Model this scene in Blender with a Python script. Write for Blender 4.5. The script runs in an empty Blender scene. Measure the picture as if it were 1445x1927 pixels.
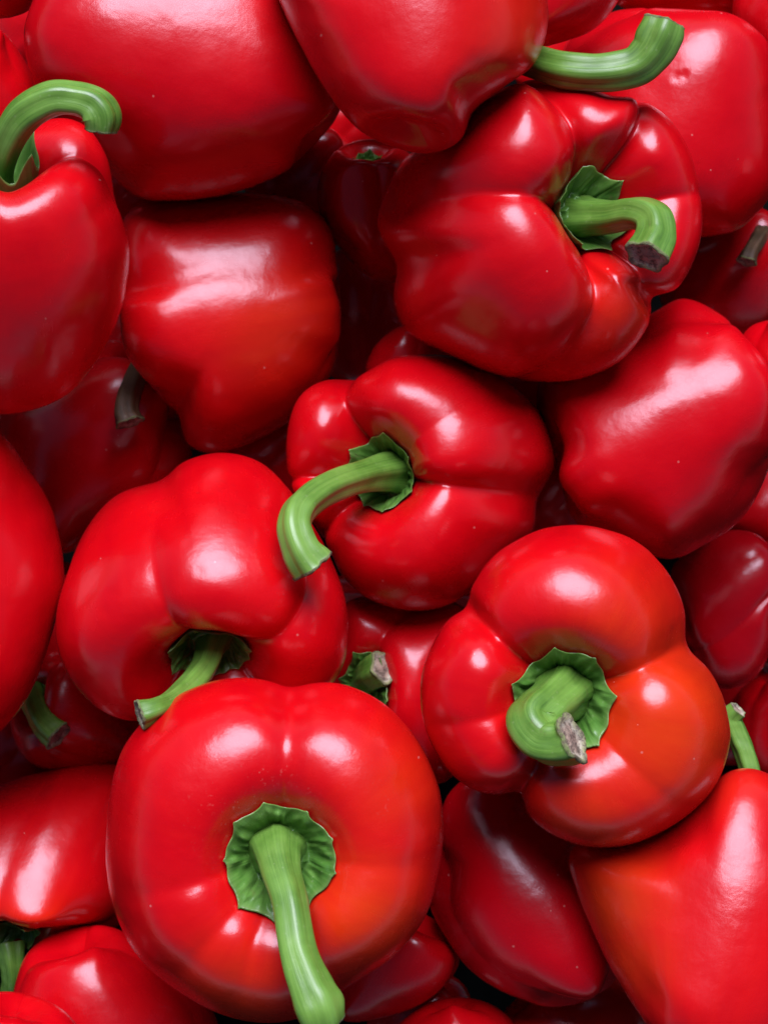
import bpy, math
import numpy as np

# ------------------------------------------------------------------ camera, world, sun
S = 0.00014            # metres per photograph pixel at the reference height
DP = 3930.0            # camera height over that plane, in the same pixels
CX, CY = 722.5, 963.5
sc = bpy.context.scene
col = sc.collection
rad = math.radians

cam_d = bpy.data.cameras.new("camera")
cam = bpy.data.objects.new("camera", cam_d)
col.objects.link(cam)
cam.location = (0, 0, DP * S)
cam_d.sensor_fit = 'VERTICAL'
cam_d.sensor_height = 24.0
cam_d.angle_y = 2 * math.atan(1927 / 2 / DP)
cam_d.clip_start = 0.01
cam_d.clip_end = 200
cam_d.dof.use_dof = True
cam_d.dof.focus_distance = DP * S - 0.02
cam_d.dof.aperture_fstop = 18
sc.camera = cam

SUN_EL, SUN_AZ = 47.0, 88.0     # elevation, and azimuth counted from image right towards image top
SUN_E, SUN_ANGLE, SKY_E, EXPO = 5.0, 42.0, 0.05, 0.58
world = bpy.data.worlds.new("World")
sc.world = world
world.use_nodes = True
wn = world.node_tree
for n in list(wn.nodes):
    wn.nodes.remove(n)
sky = wn.nodes.new("ShaderNodeTexSky")
sky.sky_type = 'NISHITA'
sky.sun_disc = False
sky.air_density = 0.5
sky.dust_density = 0.2
sky.sun_elevation = rad(SUN_EL)
sky.sun_rotation = rad(90 - SUN_AZ)
bg = wn.nodes.new("ShaderNodeBackground")
bg.inputs["Strength"].default_value = SKY_E
wo = wn.nodes.new("ShaderNodeOutputWorld")
wn.links.new(sky.outputs[0], bg.inputs["Color"])
wn.links.new(bg.outputs[0], wo.inputs["Surface"])

sun_d = bpy.data.lights.new("sun", 'SUN')
sun_d.energy = SUN_E
sun_d.angle = rad(SUN_ANGLE)
sun_d.color = (0.82, 0.79, 1.0)
sun = bpy.data.objects.new("sun", sun_d)
col.objects.link(sun)
sun.rotation_euler = (0, rad(90 - SUN_EL), rad(SUN_AZ))
sun.location = (0, 0.6, 1.2)

sc.view_settings.view_transform = 'Standard'
sc.view_settings.look = 'None'
sc.view_settings.exposure = EXPO
sc.view_settings.gamma = 1.0


# ------------------------------------------------------------------ materials
def new_mat(name):
    m = bpy.data.materials.new(name)
    m.use_nodes = True
    nt = m.node_tree
    return m, nt, nt.nodes["Principled BSDF"]


def N(nt, typ, **kw):
    n = nt.nodes.new(typ)
    for k, v in kw.items():
        if k in n.inputs:
            n.inputs[k].default_value = v
        else:
            setattr(n, k, v)
    return n


def ramp(nt, src, stops):
    r = nt.nodes.new("ShaderNodeValToRGB")
    els = r.color_ramp.elements
    while len(els) < len(stops):
        els.new(0.5)
    for e, (p, c) in zip(els, stops):
        e.position = p
        e.color = (c[0], c[1], c[2], 1) if hasattr(c, '__len__') else (c, c, c, 1)
    nt.links.new(src, r.inputs["Fac"])
    return r.outputs["Color"]


def mix(nt, fac, a, b, blend='MIX'):
    m = nt.nodes.new("ShaderNodeMix")
    m.data_type = 'RGBA'
    m.blend_type = blend
    for sock, v in ((m.inputs["Factor"], fac), (m.inputs["A"], a), (m.inputs["B"], b)):
        if isinstance(v, bpy.types.NodeSocket):
            nt.links.new(v, sock)
        elif hasattr(v, '__len__'):
            sock.default_value = (v[0], v[1], v[2], 1)
        else:
            sock.default_value = v
    return m.outputs["Result"]


def math_n(nt, op, a, b=0.0):
    m = nt.nodes.new("ShaderNodeMath")
    m.operation = op
    for s, v in ((m.inputs[0], a), (m.inputs[1], b)):
        if isinstance(v, bpy.types.NodeSocket):
            nt.links.new(v, s)
        else:
            s.default_value = v
    return m.outputs[0]


def skin_material():
    m, nt, p = new_mat("pepper_skin")
    L = nt.links
    at = N(nt, "ShaderNodeAttribute", attribute_name="pep")
    hue = N(nt, "ShaderNodeAttribute", attribute_name="ripe")
    tc = N(nt, "ShaderNodeTexCoord")
    oi = N(nt, "ShaderNodeObjectInfo")
    # streaks that run from the stem to the tip
    mp = N(nt, "ShaderNodeMapping")
    mp.inputs["Scale"].default_value = (1, 1, 0.22)
    L.new(at.outputs["Vector"], mp.inputs["Vector"])
    off = N(nt, "ShaderNodeVectorMath", operation='ADD')
    L.new(mp.outputs[0], off.inputs[0])
    L.new(oi.outputs["Random"], off.inputs[1])
    streak = N(nt, "ShaderNodeTexNoise", Scale=7.0, Detail=5.0, Roughness=0.6)
    L.new(off.outputs[0], streak.inputs["Vector"])
    fine = N(nt, "ShaderNodeTexNoise", Scale=42.0, Detail=3.0, Roughness=0.6)
    L.new(off.outputs[0], fine.inputs["Vector"])
    blotch = N(nt, "ShaderNodeTexNoise", Scale=34.0, Detail=3.0, Roughness=0.55)
    L.new(tc.outputs["Object"], blotch.inputs["Vector"])
    base = ramp(nt, blotch.outputs["Fac"], [(0.30, (0.42, 0.0004, 0.0036)), (0.55, (0.52, 0.0007, 0.0042)), (0.75, (0.58, 0.0022, 0.0036))])
    st = ramp(nt, streak.outputs["Fac"], [(0.35, 0.0), (0.7, 1.0)])
    base = mix(nt, math_n(nt, 'MULTIPLY', st, 0.30), base, (0.60, 0.004, 0.003))
    # still ripening patches, orange
    rp = math_n(nt, 'MULTIPLY', hue.outputs["Fac"], math_n(nt, 'ADD', 0.55, math_n(nt, 'MULTIPLY', streak.outputs["Fac"], 0.9)))
    rp.node.use_clamp = True
    base = mix(nt, rp, base, (0.58, 0.042, 0.003))
    tone = N(nt, "ShaderNodeAttribute", attribute_name="tone")
    base = mix(nt, tone.outputs["Fac"], base, (0.45, 0.0003, 0.0050))
    # pale specks of dust and lenticels
    vo = N(nt, "ShaderNodeTexVoronoi", Scale=210.0, Randomness=1.0)
    L.new(tc.outputs["Object"], vo.inputs["Vector"])
    dot = math_n(nt, 'LESS_THAN', vo.outputs["Distance"], 0.055)
    sep = N(nt, "ShaderNodeSeparateColor")
    L.new(vo.outputs["Color"], sep.inputs[0])
    pick = math_n(nt, 'LESS_THAN', sep.outputs[0], 0.016)
    dots = math_n(nt, 'MULTIPLY', dot, pick)
    dust = N(nt, "ShaderNodeAttribute", attribute_name="dust")
    dn = N(nt, "ShaderNodeTexNoise", Scale=900.0, Detail=3.0, Roughness=0.7)
    L.new(tc.outputs["Object"], dn.inputs["Vector"])
    dl = N(nt, "ShaderNodeTexNoise", Scale=160.0, Detail=2.0)
    L.new(tc.outputs["Object"], dl.inputs["Vector"])
    d2 = math_n(nt, 'MULTIPLY', ramp(nt, dn.outputs["Fac"], [(0.60, 0.0), (0.70, 1.0)]), math_n(nt, 'MULTIPLY', dust.outputs["Fac"], ramp(nt, dl.outputs["Fac"], [(0.45, 0.0), (0.62, 1.0)])))
    # short pale scratches
    smp = N(nt, "ShaderNodeMapping")
    smp.inputs["Scale"].default_value = (300, 300, 55)
    smp.inputs["Rotation"].default_value = (0.9, 0.5, 0.3)
    L.new(tc.outputs["Object"], smp.inputs["Vector"])
    sv = N(nt, "ShaderNodeTexVoronoi", Scale=1.0)
    L.new(smp.outputs[0], sv.inputs["Vector"])
    ss = N(nt, "ShaderNodeSeparateColor")
    L.new(sv.outputs["Color"], ss.inputs[0])
    scr = math_n(nt, 'MULTIPLY', math_n(nt, 'LESS_THAN', sv.outputs["Distance"], 0.10), math_n(nt, 'LESS_THAN', ss.outputs[0], 0.05))
    dots = math_n(nt, 'MAXIMUM', dots, math_n(nt, 'MULTIPLY', scr, 0.7))
    spk = math_n(nt, 'MAXIMUM', dots, d2)
    base = mix(nt, math_n(nt, 'MULTIPLY', spk, 0.28), base, (0.75, 0.45, 0.36))
    L.new(base, p.inputs["Base Color"])
    # waxy gloss, uneven
    gl = N(nt, "ShaderNodeTexNoise", Scale=70.0, Detail=4.0, Roughness=0.6)
    L.new(tc.outputs["Object"], gl.inputs["Vector"])
    rough = N(nt, "ShaderNodeMapRange")
    rough.inputs["From Min"].default_value = 0.3
    rough.inputs["From Max"].default_value = 0.7
    rough.inputs["To Min"].default_value = 0.20
    rough.inputs["To Max"].default_value = 0.31
    p.inputs["Coat Weight"].default_value = 0.0
    p.inputs["Coat Roughness"].default_value = 0.12
    p.inputs["Coat IOR"].default_value = 1.45
    L.new(math_n(nt, 'ADD', math_n(nt, 'MULTIPLY', gl.outputs["Fac"], 0.85), math_n(nt, 'MULTIPLY', fine.outputs["Fac"], 0.15)), rough.inputs["Value"])
    L.new(rough.outputs[0], p.inputs["Roughness"])
    p.inputs["IOR"].default_value = 1.49
    p.inputs["Subsurface Weight"].default_value = 0.06
    p.inputs["Subsurface Radius"].default_value = (1.0, 0.12, 0.06)
    p.inputs["Subsurface Scale"].default_value = 0.004
    b1 = N(nt, "ShaderNodeBump", Strength=0.012, Distance=0.0006)
    L.new(fine.outputs["Fac"], b1.inputs["Height"])
    pit = N(nt, "ShaderNodeTexNoise", Scale=520.0, Detail=4.0, Roughness=0.65)
    L.new(tc.outputs["Object"], pit.inputs["Vector"])
    b2 = N(nt, "ShaderNodeBump", Strength=0.28, Distance=0.0002)
    L.new(pit.outputs["Fac"], b2.inputs["Height"])
    L.new(b1.outputs[0], b2.inputs["Normal"])
    b3 = N(nt, "ShaderNodeBump", Strength=0.5, Distance=0.0016)
    und = N(nt, "ShaderNodeTexNoise", Scale=46.0, Detail=3.5, Roughness=0.45)
    L.new(tc.outputs["Object"], und.inputs["Vector"])
    L.new(und.outputs["Fac"], b3.inputs["Height"])
    L.new(b2.outputs[0], b3.inputs["Normal"])
    L.new(b3.outputs[0], p.inputs["Normal"])
    return m


def green_material(name, dark, mid, light, scale, rough, bump):
    m, nt, p = new_mat(name)
    L = nt.links
    at = N(nt, "ShaderNodeAttribute", attribute_name="pep")
    tc = N(nt, "ShaderNodeTexCoord")
    mp = N(nt, "ShaderNodeMapping")
    mp.inputs["Scale"].default_value = (1, 1, 0.12)
    L.new(at.outputs["Vector"], mp.inputs["Vector"])
    st = N(nt, "ShaderNodeTexNoise", Scale=scale, Detail=6.0, Roughness=0.65)
    L.new(mp.outputs[0], st.inputs["Vector"])
    bl = N(nt, "ShaderNodeTexNoise", Scale=180.0, Detail=4.0, Roughness=0.6)
    L.new(tc.outputs["Object"], bl.inputs["Vector"])
    f = math_n(nt, 'ADD', math_n(nt, 'MULTIPLY', st.outputs["Fac"], 0.65), math_n(nt, 'MULTIPLY', bl.outputs["Fac"], 0.35))
    c = ramp(nt, f, [(0.34, dark), (0.50, mid), (0.66, light)])
    sp = N(nt, "ShaderNodeTexVoronoi", Scale=900.0)
    L.new(tc.outputs["Object"], sp.inputs["Vector"])
    sepc = N(nt, "ShaderNodeSeparateColor")
    L.new(sp.outputs["Color"], sepc.inputs[0])
    fl = math_n(nt, 'MULTIPLY', math_n(nt, 'LESS_THAN', sp.outputs["Distance"], 0.28), math_n(nt, 'LESS_THAN', sepc.outputs[0], 0.10))
    c = mix(nt, math_n(nt, 'MULTIPLY', fl, 0.12), c, (0.45, 0.50, 0.28))
    ed = N(nt, "ShaderNodeAttribute", attribute_name="edge")
    c = mix(nt, math_n(nt, 'MULTIPLY', ed.outputs["Fac"], 0.30), c, (0.22, 0.27, 0.09))
    br = N(nt, "ShaderNodeTexNoise", Scale=150.0, Detail=5.0, Roughness=0.7)
    L.new(tc.outputs["Object"], br.inputs["Vector"])
    c = mix(nt, ramp(nt, br.outputs["Fac"], [(0.64, 0.0), (0.73, 0.65)]), c, (0.10, 0.085, 0.030))
    yl = N(nt, "ShaderNodeTexNoise", Scale=55.0, Detail=3.0)
    L.new(tc.outputs["Object"], yl.inputs["Vector"])
    c = mix(nt, ramp(nt, yl.outputs["Fac"], [(0.45, 0.0), (0.70, 0.55)]), c, tuple(min(1, v * 1.45) for v in light))
    L.new(c, p.inputs["Base Color"])
    p.inputs["Roughness"].default_value = rough
    p.inputs["Subsurface Weight"].default_value = 0.08
    p.inputs["Subsurface Radius"].default_value = (0.3, 0.6, 0.1)
    p.inputs["Subsurface Scale"].default_value = 0.003
    b = N(nt, "ShaderNodeBump", Strength=bump, Distance=0.0006)
    L.new(f, b.inputs["Height"])
    L.new(b.outputs[0], p.inputs["Normal"])
    return m


def cut_material():
    m, nt, p = new_mat("dried_cut")
    L = nt.links
    tc = N(nt, "ShaderNodeTexCoord")
    n = N(nt, "ShaderNodeTexNoise", Scale=480.0, Detail=6.0, Roughness=0.7)
    L.new(tc.outputs["Object"], n.inputs["Vector"])
    at = N(nt, "ShaderNodeAttribute", attribute_name="ring")
    wob = math_n(nt, 'ADD', at.outputs["Fac"], math_n(nt, 'MULTIPLY', math_n(nt, 'SUBTRACT', n.outputs["Fac"], 0.5), 0.5))
    c = ramp(nt, wob, [(0.0, (0.30, 0.20, 0.14)), (0.45, (0.38, 0.28, 0.19)), (0.72, (0.50, 0.46, 0.32)), (0.86, (0.34, 0.33, 0.16)), (1.0, (0.16, 0.20, 0.06))])
    c = mix(nt, ramp(nt, n.outputs["Fac"], [(0.40, 0.8), (0.55, 0.0)]), c, (0.07, 0.05, 0.03))
    L.new(c, p.inputs["Base Color"])
    p.inputs["Roughness"].default_value = 0.85
    b = N(nt, "ShaderNodeBump", Strength=0.9, Distance=0.0012)
    L.new(n.outputs["Fac"], b.inputs["Height"])
    L.new(b.outputs[0], p.inputs["Normal"])
    return m


def floor_material():
    m, nt, p = new_mat("shade_black_floor")  # floor coloured almost black so the gaps read as deep shade
    n = N(nt, "ShaderNodeTexNoise", Scale=60.0, Detail=5.0)
    tc = N(nt, "ShaderNodeTexCoord")
    nt.links.new(tc.outputs["Object"], n.inputs["Vector"])
    nt.links.new(ramp(nt, n.outputs["Fac"], [(0.3, (0.002, 0.002, 0.002)), (0.7, (0.005, 0.006, 0.005))]), p.inputs["Base Color"])
    p.inputs["Roughness"].default_value = 0.9
    p.inputs["Specular IOR Level"].default_value = 0.0
    return m


SKIN = skin_material()
STEM = green_material("stem_green", (0.050, 0.130, 0.014), (0.090, 0.205, 0.024), (0.145, 0.275, 0.045), 8.0, 0.36, 0.22)
CALYX = green_material("calyx_green", (0.026, 0.095, 0.011), (0.058, 0.165, 0.020), (0.12, 0.25, 0.045), 5.0, 0.36, 0.55)
DRY = green_material("dry_stem", (0.030, 0.018, 0.006), (0.070, 0.040, 0.014), (0.13, 0.07, 0.03), 8.0, 0.6, 0.4)
CUT = cut_material()


# ------------------------------------------------------------------ pepper geometry (numpy)
LOBE = np.array([(0, 0, 1), (.10, 0, .98), (.20, 0, .80), (.33, 0, .38), (.48, 0, .06), (.62, 1.0, 0), (.78, .965, 0), (.91, .875, 0),
                 (.985, .74, 0), (1.0, .60, 0), (.97, .45, 0), (.90, .29, 0), (.79, .14, 0), (.63, .03, 0), (.46, .0, 0), (.28, .035, 0),
                 (.12, .075, 0), (0, .08, 0)], float)
CREASE = np.array([(0, 0, 1), (.10, 0, 1.0), (.19, 0, .95), (.30, 0, .80), (.42, 0, .58), (.51, 1.0, .42), (.61, .965, .27), (.715, .87, .14),
                   (.80, .74, .04), (.855, .60, 0), (.86, .45, 0), (.81, .30, 0), (.72, .17, 0), (.56, .09, 0), (.40, .075, 0), (.24, .08, 0),
                   (.10, .085, 0), (0, .08, 0)], float)


CYL = LOBE.copy()
CYL[6:15, 0] = (.80, .935, .99, 1.0, .995, .975, .91, .76, .54)


def crom(pts, n):
    """Catmull-Rom through the rows of pts, n samples."""
    pts = np.asarray(pts, float)
    k = len(pts)
    x = np.linspace(0, k - 1, n)
    i = np.clip(np.floor(x).astype(int), 0, k - 2)
    f = (x - i)[:, None]
    p0, p1, p2, p3 = pts[np.clip(i - 1, 0, k - 1)], pts[i], pts[i + 1], pts[np.clip(i + 2, 0, k - 1)]
    return 0.5 * (2 * p1 + (p2 - p0) * f + (2 * p0 - 5 * p1 + 4 * p2 - p3) * f ** 2 + (3 * p1 - p0 - 3 * p2 + p3) * f ** 3)


def sstep(a, b, x):
    t = np.clip((x - a) / (b - a), 0, 1)
    return t * t * (3 - 2 * t)


class Pepper:
    pass


def lobes(sp, th):
    """For each angle: u in [-1,1] across its lobe, crease strength, lobe radius and height factors."""
    cr = sorted([(c[0] % 360, c[1]) for c in sp['creases']])
    raw = sp.get('lobes', {})
    n = len(cr)
    deg = np.degrees(th) % 360
    u = np.zeros_like(deg); cs = np.ones_like(deg); rl = np.ones_like(deg); hl = np.ones_like(deg)
    for j in range(n):
        a, sa = cr[j]
        b, sb = cr[(j + 1) % n]
        w = (b - a) % 360 or 360
        d = (deg - a) % 360
        s = d < w
        uu = 2 * d[s] / w - 1
        u[s] = uu
        cs[s] = np.where(uu < 0, sa, sb)
        mid = (a + w / 2) % 360
        best = None
        for k, v in raw.items():
            if (k - a) % 360 < w:
                best = v
        if best:
            bump = np.cos(uu * np.pi / 2) ** 2
            rl[s] = 1 + (best[0] - 1) * bump
            hl[s] = 1 + (best[1] - 1) * bump
    return u, cs, rl, hl


def surface(sp, nth, nt, rng):
    th = np.linspace(0, 2 * np.pi, nth, endpoint=False)
    u, cs, rl, hl = lobes(sp, th)
    R, Lh, d = sp['R'], sp['L'], sp.get('d', 0.42) * sp['R'] / sp['L']
    cyl = sp.get('cyl', 0.0)
    # z fraction: below index 5 of the control rows both are 1 - d*k
    def zf(ctrl):
        c = ctrl.copy()
        c[5:, 0] += cyl * (CYL - LOBE)[5:, 0]
        c[2:9, 0] -= sp.get('round', 0.0) * np.array([.01, .045, .075, .08, .09, .08, .045])
        c[:5, 1] = 1.0
        c[:, 1] -= d * c[:, 2]
        return crom(c, nt)
    pl = zf(LOBE); pc = zf(CREASE)
    tt = np.linspace(0, 1, nt)
    au = np.abs(u)
    Lsh = (1 - au ** sp.get('p', 2.2)) ** 0.78           # crisp creases on the shoulder
    Lsd = (1 - au ** sp.get('p', 2.0)) ** sp.get('crisp', 1.15)           # soft on the sides
    wt = (sstep(0.30, 0.62, tt) * (1 - 0.5 * sstep(0.75, 0.95, tt)))[:, None]
    Lb = Lsh[None, :] * (1 - wt) + Lsd[None, :] * wt
    side = 1 - (1 - sp.get('side', 0.75)) * wt      # crease depth along the sides
    Lb = 1 - (1 - Lb) * cs[None, :] * side
    r = pc[:, 0:1] + (pl[:, 0:1] - pc[:, 0:1]) * Lb
    z = pc[:, 1:2] + (pl[:, 1:2] - pc[:, 1:2]) * Lb
    r = r * (1 - sp.get('taper', 0.12) * np.clip(1 - z, 0, 1) ** 1.2)
    mid = sstep(0.12, 0.3, tt)[:, None]
    r = r * (1 + (rl[None, :] - 1) * mid)
    z = np.where(z > 0.6, 0.6 + (z - 0.6) * (1 + (hl[None, :] - 1) * (mid * 0.8 + 0.2 * sstep(0.0, .2, tt)[:, None])), z)
    sg = sp.get('soft', 1.3) / 360 * nth            # round the valleys
    kk = np.arange(-int(3 * sg) - 1, int(3 * sg) + 2)
    wk = np.exp(-0.5 * (kk / sg) ** 2); wk /= wk.sum()
    r = sum(w_ * np.roll(r, k_, 1) for w_, k_ in zip(wk, kk))
    z = sum(w_ * np.roll(z, k_, 1) for w_, k_ in zip(wk, kk))
    TH = np.broadcast_to(th[None, :], r.shape)
    x = R * r * np.cos(TH); y = R * r * np.sin(TH); zz = (z - 0.5) * Lh
    P = np.stack([x, y, zz], -1)
    # broad unevenness of a grown thing
    w = np.zeros(r.shape)
    for k in range(7):
        kv = rng.normal(size=3); kv /= np.linalg.norm(kv)
        f = rng.uniform(1.2, 4.5)
        w += np.sin((P @ kv) / R * f + rng.uniform(0, 6.28)) / f
    for k in range(9):
        kv = rng.normal(size=3); kv /= np.linalg.norm(kv)
        f = rng.uniform(5.0, 12.0)
        w += 0.9 * np.sin((P @ kv) / R * f + rng.uniform(0, 6.28)) / f
    amp = sp.get('wob', 0.022)
    nrm = P.copy(); nrm[..., 2] *= 0.7
    nl = np.linalg.norm(nrm, axis=-1, keepdims=True) + 1e-6
    P = P + nrm / nl * (w * amp * R * sstep(0.08, 0.3, tt)[:, None])[..., None]
    return th, tt, P


def outline_polar(poly, c, nb=180):
    poly = np.array(poly, float)
    v = np.stack([poly[:, 0] - c[0], c[1] - poly[:, 1]], -1)
    k = len(v)
    ext = np.concatenate([v[-2:], v, v[:3]])
    d = crom(ext, (len(ext) - 1) * 30 + 1)
    d = d[60:60 + k * 30]
    ph = np.arctan2(d[:, 1], d[:, 0]); r = np.hypot(d[:, 0], d[:, 1])
    return polar_bins(ph, r, nb)


def polar_bins(ph, r, nb):
    b = np.floor((ph % (2 * np.pi)) / (2 * np.pi) * nb).astype(int) % nb
    out = np.zeros(nb)
    np.maximum.at(out, b, r)
    good = out > 0
    idx = np.arange(nb)
    xs = np.concatenate([idx[good] - nb, idx[good], idx[good] + nb])
    return np.interp(idx, xs, np.tile(out[good], 3))


def psmooth(a, s):
    k = np.arange(-8, 9)
    w = np.exp(-0.5 * (k / s) ** 2); w /= w.sum()
    return sum(wi * np.roll(a, ki) for ki, wi in zip(k, w))


def make(sp, seed):
    rng = np.random.default_rng(seed)
    q = Pepper()
    q.sp = sp
    c = np.array(sp['c'], float)
    ci = np.array([c[0] - CX, CY - c[1]])
    pol = outline_polar(sp['out'], c)
    rm = pol.mean()
    sp.setdefault('R', rm * 1.0)
    sp.setdefault('L', sp['R'] * 1.9)
    big = sp.get('big', True)
    nth, nt = (224, 128) if big else (112, 72)
    th, tt, P = surface(sp, nth, nt, rng)
    a = np.array(sp['a'], float); a /= np.linalg.norm(a)
    ref = np.array(sp.get('ref', (1, 0, 0) if abs(a[2]) > 0.62 else (0, 0, 1)), float)
    e1 = ref - (ref @ a) * a; e1 /= np.linalg.norm(e1)
    e2 = np.cross(a, e1)
    M = np.stack([e1, e2, a])          # local -> world rows
    q.M = M

    # calyx in the local frame, lying on the dimple
    parts = {}
    if 'cal' in sp:
        cal = sp['cal']                # dict r, tips, rot, lift
        nr, nc = 30, 200
        ang = np.linspace(0, 2 * np.pi, nc, endpoint=False)
        tips = cal.get('tips', 7)
        tpos = (np.arange(tips) + rng.uniform(-.16, .16, tips)) / tips * 2 * np.pi + rng.uniform(0, 1)
        dist = np.min(np.abs((ang[:, None] - tpos[None, :] + np.pi) % (2 * np.pi) - np.pi), axis=1)
        half = np.pi / tips
        tipf = np.clip(1 - dist / half, 0, 1)
        poly = (np.cos(half) / np.cos(np.clip(half - dist, 0, half))) ** 0.75
        edge = cal['r'] * (0.99 * poly + 0.05 * tipf ** 10 + 0.03 * np.sin(ang * 3 + rng.uniform(0, 6)) + 0.02 * np.sin(ang * 11 + 1))
        fr = np.linspace(0.0, 1, nr) ** 0.9
        rr = fr[:, None] * edge[None, :]
        thi = (ang / (2 * np.pi) * nth)
        i0 = np.floor(thi).astype(int) % nth
        Rg = np.hypot(P[..., 0], P[..., 1])
        kmax = int(nt * 0.34)
        zs = np.zeros_like(rr)
        for j in range(nc):
            zs[:, j] = np.interp(rr[:, j], Rg[:kmax, i0[j]], P[:kmax, i0[j], 2])
        # smooth heights around so that the leaf bridges the creases a little
        for _ in range(6):
            zs = np.maximum(zs, (np.roll(zs, 2, 1) + np.roll(zs, -2, 1)) / 2)
        ph = rng.uniform(0, 6.28, 3)
        A2, F2 = np.meshgrid(ang, fr)
        rip = (np.sin(A2 * 15 + ph[0] + 2.4 * np.sin(A2 * 3 + ph[1]) + 1.8 * np.sin(F2 * 7 + A2 * 2)) * 0.7
               + np.sin(A2 * 27 + ph[2] + 2.6 * np.sin(A2 * 5 + 6 * F2)) * 0.4
               + np.sin(A2 * 13 + F2 * 17 + ph[1]) * 0.45)
        rip = np.sign(rip) * np.abs(rip) ** 0.8
        rad_w = np.sin(F2 * 15 + 2.5 * np.sin(A2 * 6 + ph[0]) + 1.5 * np.sin(A2 * 11))
        lift = cal['r'] * (0.075 + (0.055 * rip * (0.45 + 0.55 * np.sin(A2 * 2 + ph[2]) ** 2) + 0.018 * rad_w + 0.02 * np.sin(A2 * 9 + 11 * F2 + ph[0])) * (sstep(0.52, 0.66, fr) * (1 - 0.75 * sstep(.80, .97, fr)))[:, None]
                           + 0.22 * (1 - sstep(0.40, 0.52, fr))[:, None]
                           - 0.035 * np.exp(-((fr - 0.56) / 0.045) ** 2)[:, None]
                           + 0.07 * np.exp(-((fr - 0.76) / 0.13) ** 2)[:, None]
                           + 0.6 * cal.get('lift', 0.05) * sstep(0.7, 1, fr)[:, None] * (0.4 + tipf[None, :]))
        zt = zs + lift
        top = np.stack([rr * np.cos(ang), rr * np.sin(ang), zt], -1)
        bot_edge = top[-1].copy(); bot_edge[:, 2] -= cal['r'] * 0.10; bot_edge[:, :2] *= 0.97
        bot_in = top[-6].copy(); bot_in[:, 2] = zs[-6] - cal['r'] * 0.04
        G = np.concatenate([top, bot_edge[None], bot_in[None]])
        q.cal_shape = G.shape
        parts['cal'] = G.reshape(-1, 3)
        q.cal_pep = np.stack([np.broadcast_to(np.cos(ang) * 1.2, G.shape[:2]), np.broadcast_to(np.sin(ang) * 1.2, G.shape[:2]),
                              np.broadcast_to(np.concatenate([fr, [1, .8]])[:, None], G.shape[:2])], -1).reshape(-1, 3)
        ee = np.concatenate([sstep(0.90, 1.0, fr), [1, 0]])
        q.cal_edge = np.broadcast_to(ee[:, None], G.shape[:2]).reshape(-1).copy()

    loc = {'body': P.reshape(-1, 3)}
    loc.update(parts)
    if 'stem' in sp:
        loc['pin'] = P[0:1, 0] + np.array([[0, 0, 4.0]])
    zl = {k: v[:, 2].copy() for k, v in loc.items()}
    wv = {k: v @ M for k, v in loc.items()}
    body = wv['body']
    # lean the shoulder so that the stem end sits where it should
    if 'dim' in sp:
        target = np.array([sp['dim'][0] - CX, CY - sp['dim'][1]])
        pz = P[0, 0] @ M
        cur = (ci + pz[:2]) * DP / (DP - pz[2])
        sh = target - cur
        for k in wv:
            w = sstep(-0.25 * sp['L'], 0.42 * sp['L'], zl[k])
            wv[k][:, :2] += sh * w[:, None]
    # fit the outline
    nb = len(pol)

    def proj(v):
        return (ci + v[:, :2]) * (DP / (DP - v[:, 2]))[:, None] - ci
    for it in range(4):
        pv = proj(wv['body'])
        ph = np.arctan2(pv[:, 1], pv[:, 0]); r = np.hypot(pv[:, 0], pv[:, 1])
        mo = polar_bins(ph, r, nb)
        ratio = psmooth(pol / mo, 1.6)
        for k in wv:
            pk = proj(wv[k])
            phk = np.arctan2(pk[:, 1], pk[:, 0]) % (2 * np.pi); rk = np.hypot(pk[:, 0], pk[:, 1])
            bx = phk / (2 * np.pi) * nb - 0.5
            f = np.interp(bx, np.arange(-1, nb + 1), np.concatenate([ratio[-1:], ratio, ratio[:1]]))
            mk = np.interp(bx, np.arange(-1, nb + 1), np.concatenate([mo[-1:], mo, mo[:1]]))
            s = 1 + (f - 1) * sstep(0.12, 0.85, rk / mk)
            new = ci + pk * s[:, None]
            wv[k][:, :2] = new * ((DP - wv[k][:, 2]) / DP)[:, None] - ci
    q.wv = wv
    q.ci = ci
    q.nth, q.nt = nth, nt
    TH, TT = np.meshgrid(th, tt)
    q.pep = np.stack([np.cos(TH), np.sin(TH), TT * 2.2], -1).reshape(-1, 3)
    body = wv['body']
    pv = proj(body) + ci
    img = np.stack([pv[:, 0] + CX, CY - pv[:, 1]], -1)
    ripe = np.full(len(img), sp.get('ripe0', 0.0))
    for (x, y, rr_, s_) in sp.get('ripe', []):
        ripe = np.maximum(ripe, s_ * np.exp(-((img[:, 0] - x) ** 2 + (img[:, 1] - y) ** 2) / rr_ ** 2))
    q.ripe = ripe
    dust = np.full(len(img), 0.0)
    for (x, y, rr_, s_) in sp.get('dust', []):
        dust = np.maximum(dust, s_ * np.exp(-((img[:, 0] - x) ** 2 + (img[:, 1] - y) ** 2) / rr_ ** 2))
    q.dust = dust
    for (x, y, rr_, dep) in sp.get('dents', []):
        g_ = np.exp(-((img[:, 0] - x) ** 2 + (img[:, 1] - y) ** 2) / rr_ ** 2) * (body[:, 2] > 0)
        body[:, 2] -= dep * g_
    # top and bottom height maps on a coarse picture grid, for stacking
    CELL = 12
    gx = np.floor((img[:, 0] + 600) / CELL).astype(int); gy = np.floor((img[:, 1] + 600) / CELL).astype(int)
    W, H = int(2700 / CELL), int(3200 / CELL)
    gx = np.clip(gx, 0, W - 1); gy = np.clip(gy, 0, H - 1)
    q.top = np.full((W, H), -1e9); q.bot = np.full((W, H), 1e9)
    np.maximum.at(q.top, (gx, gy), body[:, 2]); np.minimum.at(q.bot, (gx, gy), body[:, 2])
    return q


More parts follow.
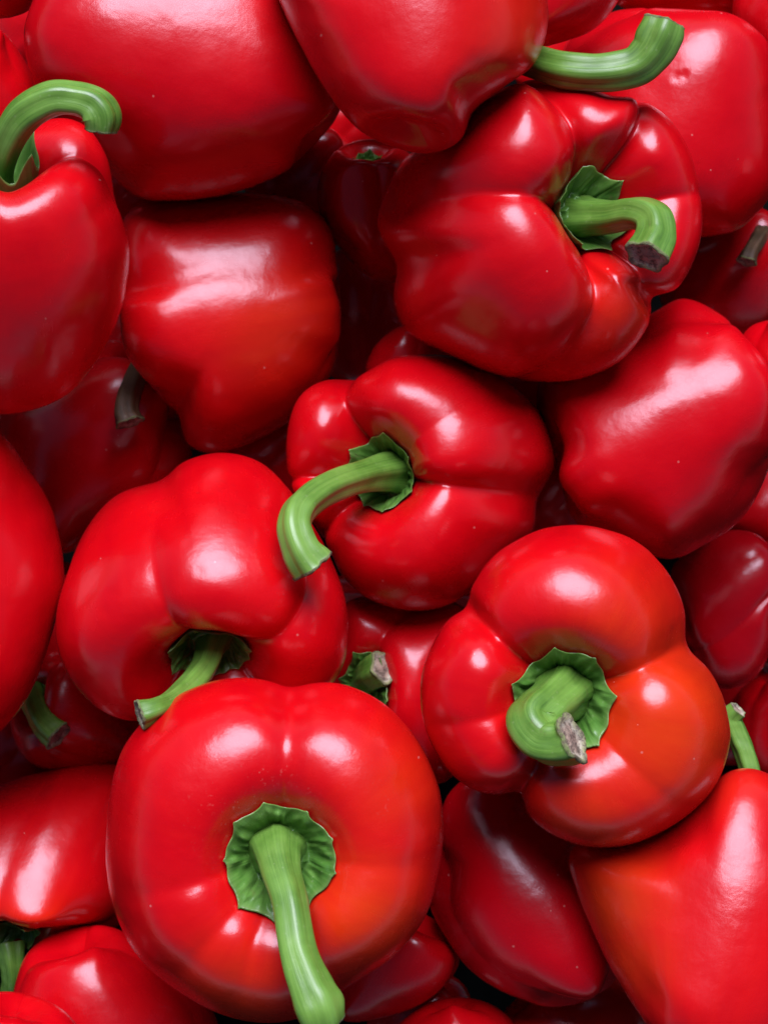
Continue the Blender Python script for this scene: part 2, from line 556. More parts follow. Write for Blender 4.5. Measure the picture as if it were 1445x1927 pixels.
# ------------------------------------------------------------------ mesh output
def mesh_obj(name, verts, faces, mat, parent, attrs):
    me = bpy.data.meshes.new(name)
    me.from_pydata(verts.tolist(), [], faces)
    me.polygons.foreach_set("use_smooth", np.ones(len(faces), dtype=bool))
    for an, v in attrs.items():
        if v.ndim == 2:
            at = me.attributes.new(an, 'FLOAT_VECTOR', 'POINT')
            at.data.foreach_set("vector", v.astype(np.float32).ravel())
        else:
            at = me.attributes.new(an, 'FLOAT', 'POINT')
            at.data.foreach_set("value", v.astype(np.float32).ravel())
    me.materials.append(mat)
    me.update()
    o = bpy.data.objects.new(name, me)
    col.objects.link(o)
    o.parent = parent
    return o


def grid_faces(nr, nc, flip=False):
    i, j = np.meshgrid(np.arange(nr - 1), np.arange(nc), indexing='ij')
    a = i * nc + j; b = i * nc + (j + 1) % nc
    c = (i + 1) * nc + (j + 1) % nc; d = (i + 1) * nc + j
    f = np.stack([a, d, c, b], -1).reshape(-1, 4)
    if flip:
        f = f[:, ::-1]
    return f.tolist()


def sweep(pts, radii, seed, nseg=28, nlen=70, ribs=1.0):
    """Stem: a ribbed tube through pts with radii; also the last ring's frame."""
    rng = np.random.default_rng(seed)
    C = crom(pts, nlen); Rr = crom(np.array(radii, float)[:, None], nlen)[:, 0]
    T = np.gradient(C, axis=0); T /= np.linalg.norm(T, axis=1, keepdims=True)
    n = np.cross(T[0], (0.3, 0.9, 0.1)); n /= np.linalg.norm(n)
    an = np.linspace(0, 2 * np.pi, nseg, endpoint=False)
    rings = []
    ph = rng.uniform(0, 6.28, 4)
    s = np.linspace(0, 1, nlen)
    for k in range(nlen):
        n = n - (n @ T[k]) * T[k]; n /= np.linalg.norm(n)
        b = np.cross(T[k], n)
        rib = 1 + ribs * 0.105 * np.cos(5 * an + ph[0] + 0.8 * s[k]) + 0.045 * np.cos(2 * an + ph[1]) + 0.018 * np.cos(11 * an + ph[2])
        rib = rib * (1 + 0.02 * math.sin(9 * s[k] + ph[3]) + 0.012 * np.sin(23 * s[k] + 2 * an + ph[0]) + 0.01 * np.sin(41 * s[k] + 3 * an + ph[1]))
        rings.append(C[k] + Rr[k] * rib[:, None] * (np.cos(an)[:, None] * n + np.sin(an)[:, None] * b))
    V = np.array(rings)
    A = np.stack([np.broadcast_to(np.cos(an), V.shape[:2]), np.broadcast_to(np.sin(an), V.shape[:2]),
                  np.broadcast_to(s[:, None] * 3, V.shape[:2])], -1)
    return V, A, C, Rr, T


FLOOR_Z = -1150.0


def emit(q, zc, seed):
    sp = q.sp
    k = (DP - zc) / DP

    def W(v):                 # pepper pixels -> metres in the world
        out = np.empty_like(v)
        out[:, :2] = (q.ci + v[:, :2]) * k
        out[:, 2] = zc + v[:, 2] * k
        return out * S
    body = W(q.wv['body'])
    low = body[np.argmin(body[:, 2])]
    base = np.array([body[:, 0].mean(), body[:, 1].mean(), low[2]])
    root = bpy.data.objects.new("red_bell_pepper", None)
    root.empty_display_size = 0.02
    root.location = base
    root['label'] = sp['label']; root['category'] = 'bell pepper'; root['group'] = 'red bell peppers in the pile'
    col.objects.link(root)
    mesh_obj("body", body - base, grid_faces(q.nt, q.nth), SKIN, root, {'pep': q.pep, 'ripe': q.ripe, 'dust': q.dust, 'tone': np.full(len(q.pep), sp.get('tone', 0.25))})
    if 'cal' in q.wv:
        nr, nc, _ = q.cal_shape
        mesh_obj("calyx", W(q.wv['cal']) - base, grid_faces(nr, nc), CALYX, root, {'pep': q.cal_pep, 'edge': q.cal_edge})
    if 'stem' in sp:
        st = sp['stem']       # list of (px, py, dz, radius): dz over the stem's root, pixels
        pin = W(q.wv['pin'])[0] / S
        pts = []; rr = []
        for i, (x, y, dz, r) in enumerate(st):
            z = pin[2] + dz * k
            kk = (DP - z) / DP
            pts.append(((x - CX) * kk, (CY - y) * kk, z)); rr.append(r * kk)
        V, A, C, Rr, T = sweep(np.array(pts), rr, seed, ribs=sp.get('ribs', 1.0))
        nl, ns, _ = V.shape
        edge = np.broadcast_to(sstep(0.955, 1.0, np.linspace(0, 1, nl))[:, None], (nl, ns)).reshape(-1).copy()
        so = mesh_obj("stem", V.reshape(-1, 3) * S - base, grid_faces(nl, ns), DRY if sp.get('dry') else STEM, root, {'pep': A.reshape(-1, 3), 'edge': edge})
        # dried cut end: rim, hollow, core
        rng = np.random.default_rng(seed + 5)
        t = T[-1]; ring = V[-1]; ctr = C[-1]
        rings = []
        for f, h in ((1.01, -0.05), (1.03, 0.03), (0.93, 0.09), (0.78, -0.02), (0.55, -0.10), (0.30, -0.02), (0.02, 0.0)):
            jag = rng.uniform(-.05, .05, (ns, 1)) * Rr[-1] * (1 if f > 0.2 else 0)
            rings.append(ctr + (ring - ctr) * f + t * (h * Rr[-1] + jag))
        V2 = np.array(rings)
        mesh_obj("cut_end", V2.reshape(-1, 3) * S - base, grid_faces(len(rings), ns), CUT, so, {'ring': np.repeat([1.0, 1.0, .9, .75, .5, .3, 0.0], ns)})
    return root


# ------------------------------------------------------------------ the peppers, nearest layer first
exec_specs = []


def P_(**k):
    exec_specs.append(k)


P_(label='red pepper at the top centre edge with its lobed tip pointing down', z=110, c=(790,60), a=(0.08,0.92,-0.25), R=255, L=520, taper=0.25, side=0.2, cyl=.4, tone=.3, ripe=[(990,60,120,0.35)],
   creases=[(-65,.5),(40,.45),(150,1)], out=[(505,-60),(530,10),(565,85),(620,180),(680,248),(760,283),(820,287),(868,262),(890,210),(940,170),(1000,125),(1026,70),(1030,0),(1010,-80),(930,-170),(790,-210),(620,-180),(540,-130)])
P_(label='red pepper with orange flush, four lobes and a thick stem bent to a grey cut', z=40, c=(1080,1290), dim=(1055,1305), a=(-0.03,-0.05,1), R=290, L=480, d=0.45, round=.6, tone=0, side=0.9,
   creases=[(22,1.0),(137,1.0),(248,1.0),(318,.15),(192,.15)], lobes={80:(1.0,1.06)}, ripe=[(1250,1350,170,0.75),(1100,1540,110,0.45),(1180,1180,110,0.4)],
   out=[(1110,990),(1050,990),(1000,1003),(930,1045),(888,1105),(876,1145),(845,1165),(815,1210),(792,1280),(798,1365),(835,1440),(880,1480),(930,1494),(978,1490),(990,1525),(1030,1565),(1100,1592),(1180,1590),(1250,1562),(1310,1520),(1350,1470),(1372,1400),(1366,1335),(1340,1270),(1293,1215),(1285,1140),(1250,1070),(1190,1015)],
   cal=dict(r=93,tips=7), stem=[(1062,1298,0,58),(1052,1312,60,48),(1025,1335,115,45),(1003,1362,145,46),(1028,1392,165,46),(1062,1394,180,47),(1076,1389,186,50)])
P_(label='round red pepper in the lower left with a long smooth stem curving down', z=60, c=(517,1600), dim=(527,1605), a=(0.03,-0.02,1), R=316, L=500, d=0.34, round=.8, tone=0, side=0.6, wob=.012, soft=2.6,
   creases=[(86,.6),(194,.22),(290,.9),(357,.18),(252,.2),(228,.16)], ripe=[(680,1720,120,0.6),(450,1880,120,0.4),(750,1480,110,0.3)], dust=[(480,1520,90,.8),(700,1500,90,.2)],
   out=[(430,1277),(490,1279),(548,1293),(600,1285),(660,1292),(730,1330),(790,1400),(825,1480),(834,1560),(825,1640),(800,1725),(740,1800),(650,1860),(590,1905),(510,1925),(420,1910),(330,1862),(260,1800),(218,1720),(201,1640),(201,1560),(212,1470),(240,1395),(300,1330),(370,1292)],
   ribs=.6, cal=dict(r=101,tips=9,lift=0.02), stem=[(522,1600,0,56),(522,1605,60,44),(528,1640,110,36),(545,1700,160,34),(560,1790,205,35),(585,1860,235,42),(600,1895,245,45),(607,1922,240,40)])
P_(label='red pepper in the upper right leaning right, with folded lobes and a stem hooked down', z=0, c=(1020,440), dim=(1078,405), a=(0.50,0.02,0.86), R=285, L=480, d=0.5, side=0.8,
   creases=[(112,.9),(66,.8),(12,.3),(-52,.8),(-96,1.0),(178,.8)], ripe=[(1180,600,90,.4)],
   out=[(1000,150),(900,190),(830,250),(760,300),(722,370),(712,430),(745,500),(741,560),(756,610),(790,640),(850,670),(920,700),(1000,717),(1080,715),(1150,690),(1195,650),(1223,600),(1226,558),(1270,545),(1305,490),(1321,420),(1310,330),(1290,270),(1250,215),(1195,187),(1150,180),(1090,160)],
   cal=dict(r=80,tips=6,lift=.25), stem=[(1085,408,0,40),(1105,408,30,34),(1150,407,80,30),(1195,400,125,30),(1228,414,155,32),(1232,448,170,36),(1216,482,190,40)])
P_(label='red pepper at the left edge with a green stem arching over to the right', z=30, c=(20,540), dim=(5,375), a=(-0.05,0.72,0.62), ref=(0,0,1), R=235, L=430, d=0.40, side=0.7,
   creases=[(-12,.5),(98,1.0),(195,1.0),(-110,.8)], out=[(110,222),(165,240),(203,300),(216,370),(236,430),(244,490),(226,590),(182,680),(130,740),(60,772),(-20,778),(-110,740),(-180,640),(-210,520),(-190,400),(-140,300),(-60,240),(20,240)],
   cal=dict(r=90,tips=6,lift=.7), stem=[(5,372,0,34),(2,335,40,24),(8,285,90,27),(40,222,130,32),(95,187,150,31),(140,186,150,30),(174,197,148,34),(190,220,144,37),(189,246,138,29)])
P_(label='red pepper cut off by the bottom left corner', z=-40, c=(0,2010), a=(-0.3,-0.9,-0.2), R=160, L=300, creases=[(60,.8),(180,.8),(-60,.6)], big=False,
   out=[(0,1866),(70,1876),(125,1905),(160,1960),(160,2040),(120,2110),(30,2150),(-80,2130),(-140,2060),(-150,1970),(-90,1890)])
P_(label='glossy red pepper at the bottom left, tucked below the round pepper with the long stem', z=-60, c=(205,1930), a=(0.3,-0.9,-0.2), R=190, L=360, creases=[(70,.7),(190,.7),(-70,.7)],
   out=[(35,1830),(65,1780),(120,1752),(200,1742),(270,1775),(340,1830),(400,1900),(420,1990),(380,2080),(260,2140),(130,2120),(50,2040),(20,1930)])
P_(label='broad red pepper left of centre with its short stem pointing down from a deep hollow', z=-150, c=(385,1090), dim=(398,1205), p=2.8, tone=.1, a=(0.03,-0.60,0.75), ref=(0,0,1), R=275, L=440, d=0.44, side=0.8,
   dents=[(375,1075,9,1.2),(212,1120,12,1.5),(200,1150,10,1.2)], creases=[(135,.8),(225,.8),(19,.42),(-54,.5)],
   out=[(105,1175),(120,1100),(160,1000),(220,932),(303,903),(350,867),(420,852),(490,870),(545,922),(590,990),(620,1045),(648,1120),(655,1190),(640,1265),(580,1320),(480,1350),(380,1365),(280,1360),(205,1345),(150,1300),(115,1240)],
   cal=dict(r=85,tips=6,lift=.1), stem=[(405,1195,0,36),(398,1215,25,28),(385,1255,60,24),(360,1290,130,25),(322,1322,210,22),(290,1336,255,24),(264,1344,265,30)])
P_(label='large red pepper cut off by the left edge, halfway down', z=30, c=(-90,1100), a=(0.0,0.95,-0.2), R=215, L=560, cyl=.4, side=.5, creases=[(35,.4),(150,.8),(-90,.8)],
   out=[(-90,780),(0,815),(48,872),(92,942),(115,1020),(121,1100),(102,1180),(72,1270),(30,1345),(-30,1400),(-120,1430),(-220,1380),(-290,1250),(-310,1100),(-280,930),(-200,820)])
P_(label='very large smooth red pepper in the top left corner', z=60, c=(335,135), a=(-0.95,0.25,-0.02), R=290, L=620, cyl=.6, side=.3, tone=.45, wob=.01, taper=.05, creases=[(-38,.35),(95,.5),(-120,.8),(170,.8)],
   out=[(46,80),(55,20),(90,-50),(170,-130),(300,-180),(450,-170),(560,-110),(630,-10),(655,90),(645,200),(565,300),(490,345),(400,371),(310,378),(260,370),(215,335),(130,250),(70,170)])
P_(label='red pepper in the centre whose curved green stem reaches down to the left', z=0, tol=60, c=(790,905), dim=(735,895), a=(-0.36,0.02,0.93), R=243, L=430, d=0.48, round=.6, side=1,
   creases=[(113,1.0),(32,.10),(-8,.9),(-140,.8),(182,.9)], lobes={80:(1.03,1.08)},
   out=[(820,667),(745,672),(692,698),(660,715),(610,716),(565,745),(543,800),(540,870),(560,940),(600,1000),(622,1040),(645,1085),(690,1125),(760,1148),(830,1143),(890,1110),(940,1060),(1000,1005),(1012,935),(1042,880),(1036,830),(1010,770),(960,720),(895,682)],
   cal=dict(r=72,tips=7,lift=.1), stem=[(742,892,0,44),(728,890,30,36),(680,898,120,29),(620,918,210,29),(570,952,270,31),(555,990,300,33),(568,1035,310,36),(588,1062,305,44)])
P_(label='red pepper at the lower left edge with orange flush, stem end turned down', z=-40, c=(80,1620), tone=0, dim=(20,1768), a=(-0.2,-0.72,0.6), ref=(0,0,1), R=205, L=370, d=.4, side=.7, soft=3, creases=[(10,.75),(-80,.8),(110,.8),(200,1)],
   ripe=[(60,1780,90,.4)], out=[(0,1475),(100,1448),(190,1438),(250,1455),(275,1560),(260,1690),(215,1748),(120,1772),(60,1783),(0,1788),(-80,1765),(-130,1680),(-120,1560),(-70,1500)],
   cal=dict(r=80,tips=6,lift=.3), stem=[(20,1778,0,30),(24,1808,10,22),(26,1840,0,20),(22,1875,-30,20),(15,1900,-50,20)])
P_(label='large red and orange pepper cut off by the right edge at the bottom', z=0, c=(1340,1730), a=(0.2,0.92,-0.30), R=255, L=600, side=.9, soft=4.5, cyl=.7, d=.4, creases=[(-24,.4),(100,.8),(-120,.8)], ripe=[(1165,1690,100,.85),(1190,1800,90,.6),(1390,1490,70,.3)], ripe0=.05,
   out=[(1072,1605),(1078,1655),(1110,1740),(1150,1825),(1190,1890),(1235,1950),(1310,2000),(1430,2015),(1540,1930),(1580,1780),(1560,1620),(1500,1500),(1430,1450),(1365,1455),(1300,1515),(1190,1570),(1110,1580)],
   stem=[(1420,1500,-30,22),(1412,1455,-30,20),(1398,1410,-35,20),(1383,1375,-38,20),(1375,1350,-35,20),(1388,1335,-28,18)])
P_(label='red pepper at the right edge with a long lavender highlight along its upper lobe', z=0, tol=60, c=(1235,815), a=(0.88,0.42,-0.05), R=225, L=480, side=.9, cyl=1, tone=.5, soft=3.5, taper=.05, creases=[(-62,.75),(60,.35),(180,.8)],
   out=[(1225,590),(1285,562),(1350,588),(1405,637),(1440,680),(1462,745),(1455,850),(1420,940),(1380,990),(1330,1022),(1255,1052),(1150,1012),(1085,985),(1060,930),(1040,850),(1015,800),(1010,740),(1032,690),(1100,640),(1180,610)])
P_(label='red pepper left of the dark gap with two banded lobes and a pale highlight', z=0, c=(430,600), a=(-0.97,-0.12,-0.02), R=230, L=440, side=1.0, crisp=.8, soft=3.5, cyl=.6, taper=.2, tone=0, creases=[(20,.75),(-66,.35),(130,.8),(-150,.8)], ripe=[(520,620,110,.4)],
   out=[(245,395),(300,376),(360,367),(430,362),(520,368),(590,393),(625,440),(634,500),(642,570),(638,650),(620,712),(585,755),(535,800),(440,846),(380,851),(347,825),(338,785),(295,740),(240,670),(226,600),(228,540),(225,450)])
P_(label='dark red pepper below the orange flushed one with a narrow diagonal highlight', z=-60, c=(985,1680), a=(-0.5,0.75,-0.3), R=195, L=440, cyl=.7, tone=.9, side=.8, creases=[(-55,1),(60,.7),(180,.8)],
   out=[(840,1500),(820,1600),(806,1690),(830,1750),(870,1810),(920,1852),(985,1882),(1040,1895),(1110,1880),(1165,1830),(1180,1720),(1160,1620),(1110,1540),(1010,1470),(910,1450)])
P_(label='pepper behind the top centre one, its thick stem curling up to the right', z=-60, c=(1020,-20), a=(-0.3,-0.6,-0.3), R=140, L=300, creases=[(60,.7),(180,.7),(-60,.7)], big=False,
   out=[(1175,-60),(1162,0),(1120,52),(1062,78),(1000,90),(930,80),(870,30),(850,-40),(880,-120),(960,-170),(1080,-170),(1150,-130)],
   stem=[(940,90,90,30),(1000,112,160,30),(1060,130,210,32),(1130,136,230,33),(1190,126,240,34),(1222,100,245,38),(1240,66,250,41),(1248,44,250,37)])
P_(label='large smooth red pepper in the top right with two tiny dents', z=-30, dents=[(1273,146,6,3),(1287,142,5,3.5)], c=(1275,235), a=(0.35,0.9,-0.1), R=215, L=440, cyl=.4, side=.4, tone=.5, wob=.012, creases=[(-70,.8),(75,.8),(180,.8)],
   out=[(1060,90),(1110,45),(1175,17),(1300,18),(1385,30),(1450,90),(1480,200),(1462,340),(1405,420),(1345,443),(1250,445),(1150,420),(1080,330),(1050,200)])
for nm, x, y, w in (('arching stem pepper', -20, 540, 150), ('very large top left pepper', 330, 90, 190), ('top centre pepper', 780, 60, 150),
                    ('hooked stem pepper', 1010, 430, 160), ('broad left of centre pepper', 380, 1080, 165), ('orange flushed pepper', 1090, 1290, 165),
                    ('round long stemmed pepper', 515, 1590, 185), ('pepper with the lavender highlight', 1250, 810, 150), ('banded pepper', 430, 590, 140),
                    ('large orange flushed pepper at the right edge', 1360, 1740, 170), ('pepper cut off by the left edge', -110, 1100, 140), ('smooth top right pepper', 1300, 220, 140)):  # unseen peppers, added to keep light out of the gaps
    P_(label='red pepper buried in the heap under the ' + nm, z=-150, c=(x, y), a=(math.cos(x), math.sin(x), 0.3), R=w, L=w * 1.9, big=False, creases=[(20 + x, .8), (140 + x, .8), (255 + x, .8)],
       out=[(x + w * math.cos(k * math.pi / 6), y + w * math.sin(k * math.pi / 6)) for k in range(12)])
P_(label='red pepper under the centre one, its calyx and stub of stem between two lobes', z=-150, c=(755,1290), dim=(695,1290), a=(-0.4,0.0,0.85), R=170, L=320, creases=[(60,.9),(180,.9),(-60,.9)],
   out=[(650,1135),(720,1120),(810,1125),(880,1150),(910,1250),(900,1370),(840,1470),(750,1460),(660,1400),(620,1290),(625,1200)],
   cal=dict(r=78,tips=6,lift=.2), stem=[(685,1285,0,28),(688,1278,25,26),(700,1268,60,28),(722,1256,85,32)])
P_(label='dark red pepper in shade under the left ones with a dried stem', dry=1, z=-300, tol=70, c=(180,860), a=(0.5,0.6,0.1), R=190, L=400, creases=[(50,.8),(170,.8),(-60,.8)],
   out=[(0,780),(80,700),(200,640),(300,680),(355,800),(355,890),(300,960),(200,1010),(125,1040),(60,1020),(0,920)],
   stem=[(290,660,60,22),(262,700,165,20),(243,745,222,20),(238,775,240,23),(244,795,245,27)])
P_(label='dark red pepper between the top left and upper right ones, calyx in deep shade', z=-300, c=(690,400), dim=(690,270), a=(0.05,0.7,0.5), R=140, L=270, creases=[(15,.8),(120,.8),(-110,.8)],
   out=[(600,340),(630,285),(690,262),(760,280),(810,340),(810,440),(780,510),(735,532),(680,512),(630,455),(602,400)], cal=dict(r=45,tips=6,lift=.2))
P_(label='dark red pepper low at the left with a dark stem in shade', z=-300, tol=60, c=(150,1340), dim=(75,1320), a=(-0.55,0.1,0.6), R=140, L=280, creases=[(60,.8),(180,.8),(-60,.8)],
   out=[(40,1270),(100,1225),(190,1240),(260,1330),(270,1420),(200,1450),(120,1452),(50,1430),(20,1360)], cal=dict(r=48,tips=6,lift=.1),
   stem=[(66,1310,0,30),(70,1330,60,26),(85,1362,100,25),(110,1385,112,30)])
P_(label='dark glossy red pepper at the right with two bluish highlights', tone=.9, z=-860, c=(1360,1160), a=(0.7,0.6,0.1), R=130, L=280, side=1, creases=[(10,1),(110,.8),(-110,.8)],
   out=[(1262,1080),(1290,1040),(1360,1000),(1430,1010),(1470,1080),(1460,1200),(1420,1270),(1375,1295),(1335,1285),(1300,1240),(1270,1170)])
P_(label='sliver of red pepper at the right edge beside the dark glossy one', z=-60, c=(1510,1130), a=(0,1,0), R=100, L=260, big=False, creases=[(60,.8),(180,.8),(-60,.8)],
   out=[(1410,1120),(1420,1060),(1460,1000),(1530,980),(1600,1040),(1620,1140),(1580,1240),(1500,1270),(1440,1220)])
P_(label='dark red pepper at the right edge above the large orange flushed one', z=-120, c=(1480,1370), a=(0,1,0), R=105, L=220, big=False, creases=[(60,.8),(180,.8),(-60,.8)],
   out=[(1380,1340),(1400,1290),(1460,1262),(1540,1280),(1590,1370),(1560,1460),(1470,1490),(1400,1440)])
P_(label='red pepper at the right edge below the one with the lavender highlight', z=-130, c=(1450,960), a=(0.9,.3,0), R=100, L=240, big=False, creases=[(60,.8),(180,.8),(-60,.8)],
   out=[(1350,960),(1380,890),(1450,850),(1540,880),(1570,970),(1520,1050),(1440,1055),(1370,1010)])
P_(label='sliver of dark pepper at the right edge above the one with the lavender highlight', z=-130, c=(1490,700), a=(0,1,0), R=95, L=200, big=False, creases=[(60,.8),(180,.8),(-60,.8)],
   out=[(1395,680),(1405,620),(1470,600),(1550,620),(1590,700),(1560,790),(1480,810),(1420,760)])
P_(label='pepper in deep shade at the right edge with a brown stem end', dry=1, z=-780, c=(1370,520), a=(0.5,.6,.2), R=130, L=260, creases=[(60,.8),(180,.8),(-60,.8)],
   out=[(1240,560),(1260,470),(1320,410),(1400,380),(1480,430),(1500,540),(1460,620),(1370,640),(1280,610)],
   stem=[(1440,420,40,18),(1425,450,140,15),(1410,475,175,15),(1404,492,180,19)])
P_(label='dark red pepper between the long stemmed one and the one with the diagonal highlight', z=-150, c=(740,1810), a=(0.4,.7,.2), R=125, L=260, creases=[(-30,.8),(80,.8),(190,.8)],
   out=[(620,1830),(680,1740),(780,1715),(850,1760),(862,1820),(800,1885),(710,1918),(640,1915)])
P_(label='red pepper at the bottom edge with only its rounded top showing', z=-120, c=(855,2000), a=(0,-1,0), R=125, L=260, creases=[(60,.8),(180,.8),(-60,.8)], big=False,
   out=[(740,1940),(800,1890),(868,1877),(930,1893),(975,1940),(990,2030),(940,2110),(840,2130),(750,2080),(715,2000)])
P_(label='red pepper at the bottom edge between two larger ones at the right', z=-150, c=(1090,1960), a=(0.6,-.7,0), R=140, L=280, creases=[(60,.8),(180,.8),(-60,.8)], ripe0=.2,
   out=[(950,1900),(1020,1850),(1130,1830),(1220,1880),(1240,1990),(1180,2080),(1060,2100),(960,2040),(930,1960)])
P_(label='red pepper at the left edge behind the arching stem', z=-120, c=(-30,150), a=(0,1,0), R=100, L=230, big=False, creases=[(60,.8),(180,.8),(-60,.8)],
   out=[(0,55),(45,110),(75,180),(60,250),(0,290),(-80,280),(-130,200),(-120,110),(-60,50)])
P_(label='red pepper cut off by the top left corner of the picture', z=-90, c=(0,-60), a=(1,.3,0), R=100, L=200, big=False, creases=[(60,.8),(180,.8),(-60,.8)],
   out=[(65,10),(30,30),(-30,32),(-90,0),(-110,-70),(-70,-140),(10,-160),(90,-120),(110,-50)])
P_(label='red pepper cut off by the top right corner of the picture', z=0, c=(1480,20), a=(.3,.9,0), R=105, L=210, big=False, creases=[(60,.8),(180,.8),(-60,.8)],
   out=[(1378,0),(1385,60),(1412,103),(1460,122),(1540,110),(1590,40),(1570,-40),(1490,-90),(1410,-60)])
P_(label='dark sliver of pepper along the top edge, right of centre', z=-120, c=(1270,-50), a=(1,.2,0), R=100, L=240, big=False, creases=[(60,.8),(180,.8),(-60,.8)],
   out=[(1140,-40),(1170,15),(1270,30),(1380,25),(1410,-40),(1370,-110),(1260,-140),(1170,-110)])
P_(label='pepper in deep shade just above the centre one', z=-220, c=(765,690), a=(.2,.9,0), R=90, L=190, big=False, creases=[(10,.8),(120,.8),(-100,.8)],
   out=[(690,690),(715,640),(765,612),(830,640),(860,700),(820,770),(750,780),(700,740)])
P_(label='pepper in shade between the left of centre one and the banded one above it', z=-220, c=(500,870), a=(.6,.6,0), R=90, L=200, big=False, creases=[(10,.8),(120,.8),(-100,.8)],
   out=[(400,870),(440,810),(520,780),(590,800),(610,870),(570,940),(490,960),(420,930)])
P_(label='dark pepper in the gap under the very large top left one', z=-240, c=(570,350), a=(.6,.6,.1), R=110, L=230, big=False, creases=[(10,.8),(120,.8),(-100,.8)],
   out=[(460,350),(490,270),(570,230),(650,260),(690,340),(670,430),(590,470),(500,440)])
P_(label='blackish pepper at the bottom of the gap right of the banded one', z=-300, c=(680,600), a=(.1,.9,.1), R=110, L=240, big=False, creases=[(10,.8),(120,.8),(-100,.8)],
   out=[(570,600),(590,510),(670,460),(750,500),(780,590),(760,680),(690,730),(600,690)])
P_(label='dark pepper low between the left edge one and the broad one', z=-260, c=(90,1190), a=(.1,.9,.1), R=110, L=240, big=False, creases=[(10,.8),(120,.8),(-100,.8)],
   out=[(-10,1190),(10,1090),(80,1050),(160,1080),(190,1180),(160,1280),(90,1310),(20,1270)])

P_(label='dark pepper glimpsed in the gap left of the top centre tip', z=-620, c=(630,270), a=(.6,.6,.1), R=90, L=190, big=False, creases=[(10,.8),(120,.8),(-100,.8)],  # fillers from here down, added to make the gaps dark
   out=[(530,270),(560,190),(630,160),(710,190),(735,270),(700,350),(630,380),(560,350)])
P_(label='dark pepper glimpsed behind the very large one at its left side', z=-330, c=(80,40), a=(.6,.6,.1), R=90, L=190, big=False, creases=[(10,.8),(120,.8),(-100,.8)],
   out=[(-20,40),(10,-40),(80,-70),(160,-40),(185,40),(150,120),(80,150),(10,120)])
P_(label='dark pepper glimpsed in the gap at the bottom edge, right of the long stem', z=-330, c=(790,1930), a=(.6,.6,.1), R=90, L=190, big=False, creases=[(10,.8),(120,.8),(-100,.8)],
   out=[(690,1930),(720,1850),(790,1820),(870,1850),(895,1930),(860,2010),(790,2040),(720,2010)])
P_(label='dark pepper low at the left edge between two lower left ones', z=-330, c=(10,1430), a=(.6,.6,.1), R=90, L=190, big=False, creases=[(10,.8),(120,.8),(-100,.8)],
   out=[(-90,1430),(-60,1350),(10,1320),(90,1350),(115,1430),(80,1510),(10,1540),(-60,1510)])
P_(label='dark pepper in the gap between the arching stem and the banded one', z=-330, c=(220,380), a=(.6,.6,.1), R=90, L=190, big=False, creases=[(10,.8),(120,.8),(-100,.8)],
   out=[(120,380),(150,300),(220,270),(300,300),(325,380),(290,460),(220,490),(150,460)])
P_(label='dark pepper in the gap right of the centre one', z=-330, c=(1030,950), a=(.6,.6,.1), R=90, L=190, big=False, creases=[(10,.8),(120,.8),(-100,.8)],
   out=[(930,950),(960,870),(1030,840),(1110,870),(1135,950),(1100,1030),(1030,1060),(960,1030)])
P_(label='dark pepper in the gap beside the pale stem at the right edge', z=-330, c=(1370,1330), a=(.6,.6,.1), R=90, L=190, big=False, creases=[(10,.8),(120,.8),(-100,.8)],
   out=[(1270,1330),(1300,1250),(1370,1220),(1450,1250),(1475,1330),(1440,1410),(1370,1440),(1300,1410)])


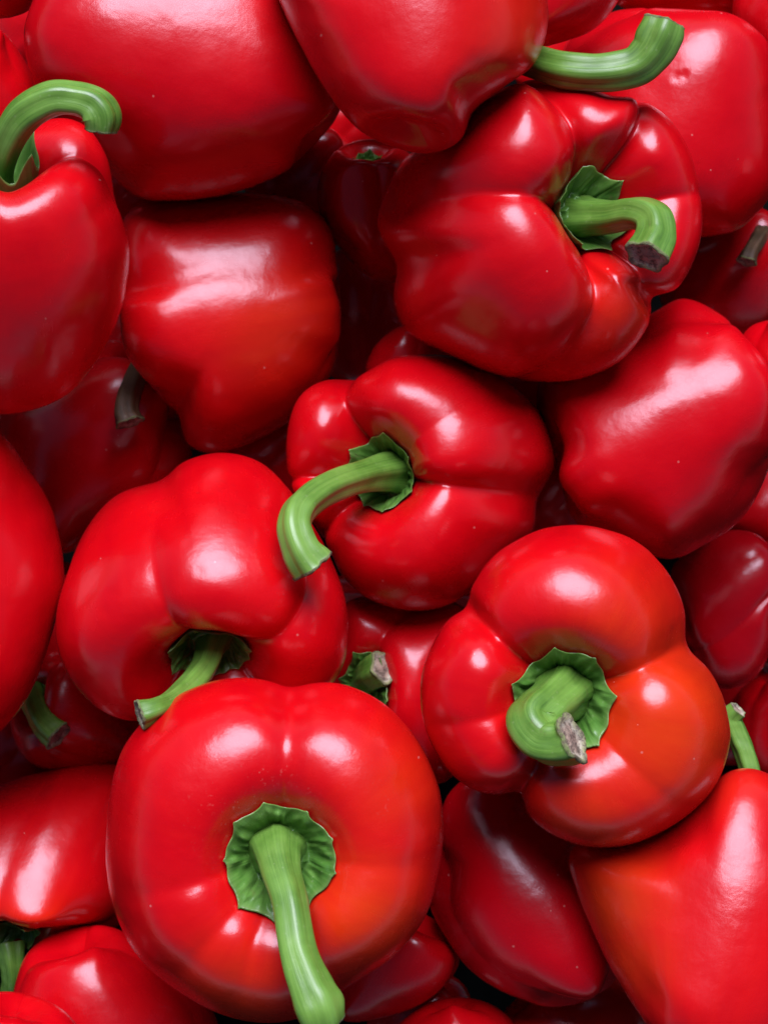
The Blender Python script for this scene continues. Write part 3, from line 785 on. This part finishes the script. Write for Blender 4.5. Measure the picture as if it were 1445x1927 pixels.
P_(label='pepper just outside the left edge, under the one with the arching stem', z=-250, c=(-260,840), a=(.3,.9,.1), R=190, L=400, big=False, creases=[(10,.8),(120,.8),(-100,.8)],  # unseen peppers beyond the frame, added to block light from the side
   out=[(-440,840),(-390,700),(-260,650),(-130,700),(-70,840),(-130,980),(-260,1030),(-390,980)])
P_(label='pepper just outside the right edge, under the large smooth one', z=-250, c=(1690,500), a=(.3,.9,.1), R=190, L=400, big=False, creases=[(10,.8),(120,.8),(-100,.8)],
   out=[(1515,500),(1560,360),(1690,310),(1820,360),(1870,500),(1820,640),(1690,690),(1560,640)])
P_(label='pepper just outside the left edge, beside the low dark stem', z=-350, c=(-230,1440), a=(.3,.9,.1), R=190, L=400, big=False, creases=[(10,.8),(120,.8),(-100,.8)],
   out=[(-400,1440),(-350,1310),(-230,1260),(-110,1310),(-50,1440),(-110,1570),(-230,1620),(-350,1570)])

P_(label='dark pepper glimpsed in the gap behind the stem curling up to the right', z=-600, c=(1050,110), a=(.6,.6,.1), R=80, L=170, big=False, creases=[(10,.8),(120,.8),(-100,.8)],  # deep fillers, added so these gaps go dark instead of showing floor
   out=[(960,110),(985,45),(1050,15),(1115,45),(1140,110),(1115,175),(1050,205),(985,175)])
P_(label='dark pepper glimpsed in the gap between the hooked stem one and the lavender highlight one', z=-600, c=(1010,735), a=(.6,.6,.1), R=80, L=170, big=False, creases=[(10,.8),(120,.8),(-100,.8)],
   out=[(920,735),(945,670),(1010,640),(1075,670),(1100,735),(1075,800),(1010,830),(945,800)])
P_(label='dark pepper glimpsed in the gap beside the left edge under the banded one', z=-600, c=(225,650), a=(.6,.6,.1), R=80, L=170, big=False, creases=[(10,.8),(120,.8),(-100,.8)],
   out=[(135,650),(160,585),(225,555),(290,585),(315,650),(290,715),(225,745),(160,715)])


qs = [make(sp, 11 + i * 7) for i, sp in enumerate(exec_specs)]
done = []
for i, q in enumerate(qs):
    zc = q.sp.get('z', 0.0)
    for (f, zf) in done:
        m = (q.top > -1e8) & (f.bot < 1e8)
        if m.sum() < 3:
            continue
        kf = (DP - zf) / DP
        need = np.sort((f.bot[m] * kf + zf) - q.top[m] * (DP - zc) / DP)
        lim = need[min(len(need) - 1, 2)] + q.sp.get('tol', 26)
        zc = min(zc, lim)
    done.append((q, zc))
    #Z print("Z", i, q.sp['label'][:40], round(zc))
    emit(q, zc, 100 + i * 13)

low = min(z + q.wv['body'][:, 2].min() for q, z in done)
me = bpy.data.meshes.new("ground")
h = 3.0
zf = (low - 20) * S
me.from_pydata([(-h, -h, zf), (h, -h, zf), (h, h, zf), (-h, h, zf)], [], [(0, 1, 2, 3)])
me.materials.append(floor_material())
g = bpy.data.objects.new("ground", me)
g['kind'] = 'structure'; g['label'] = 'dark surface far below the heap of peppers, blackened for the shade in the gaps'
col.objects.link(g)
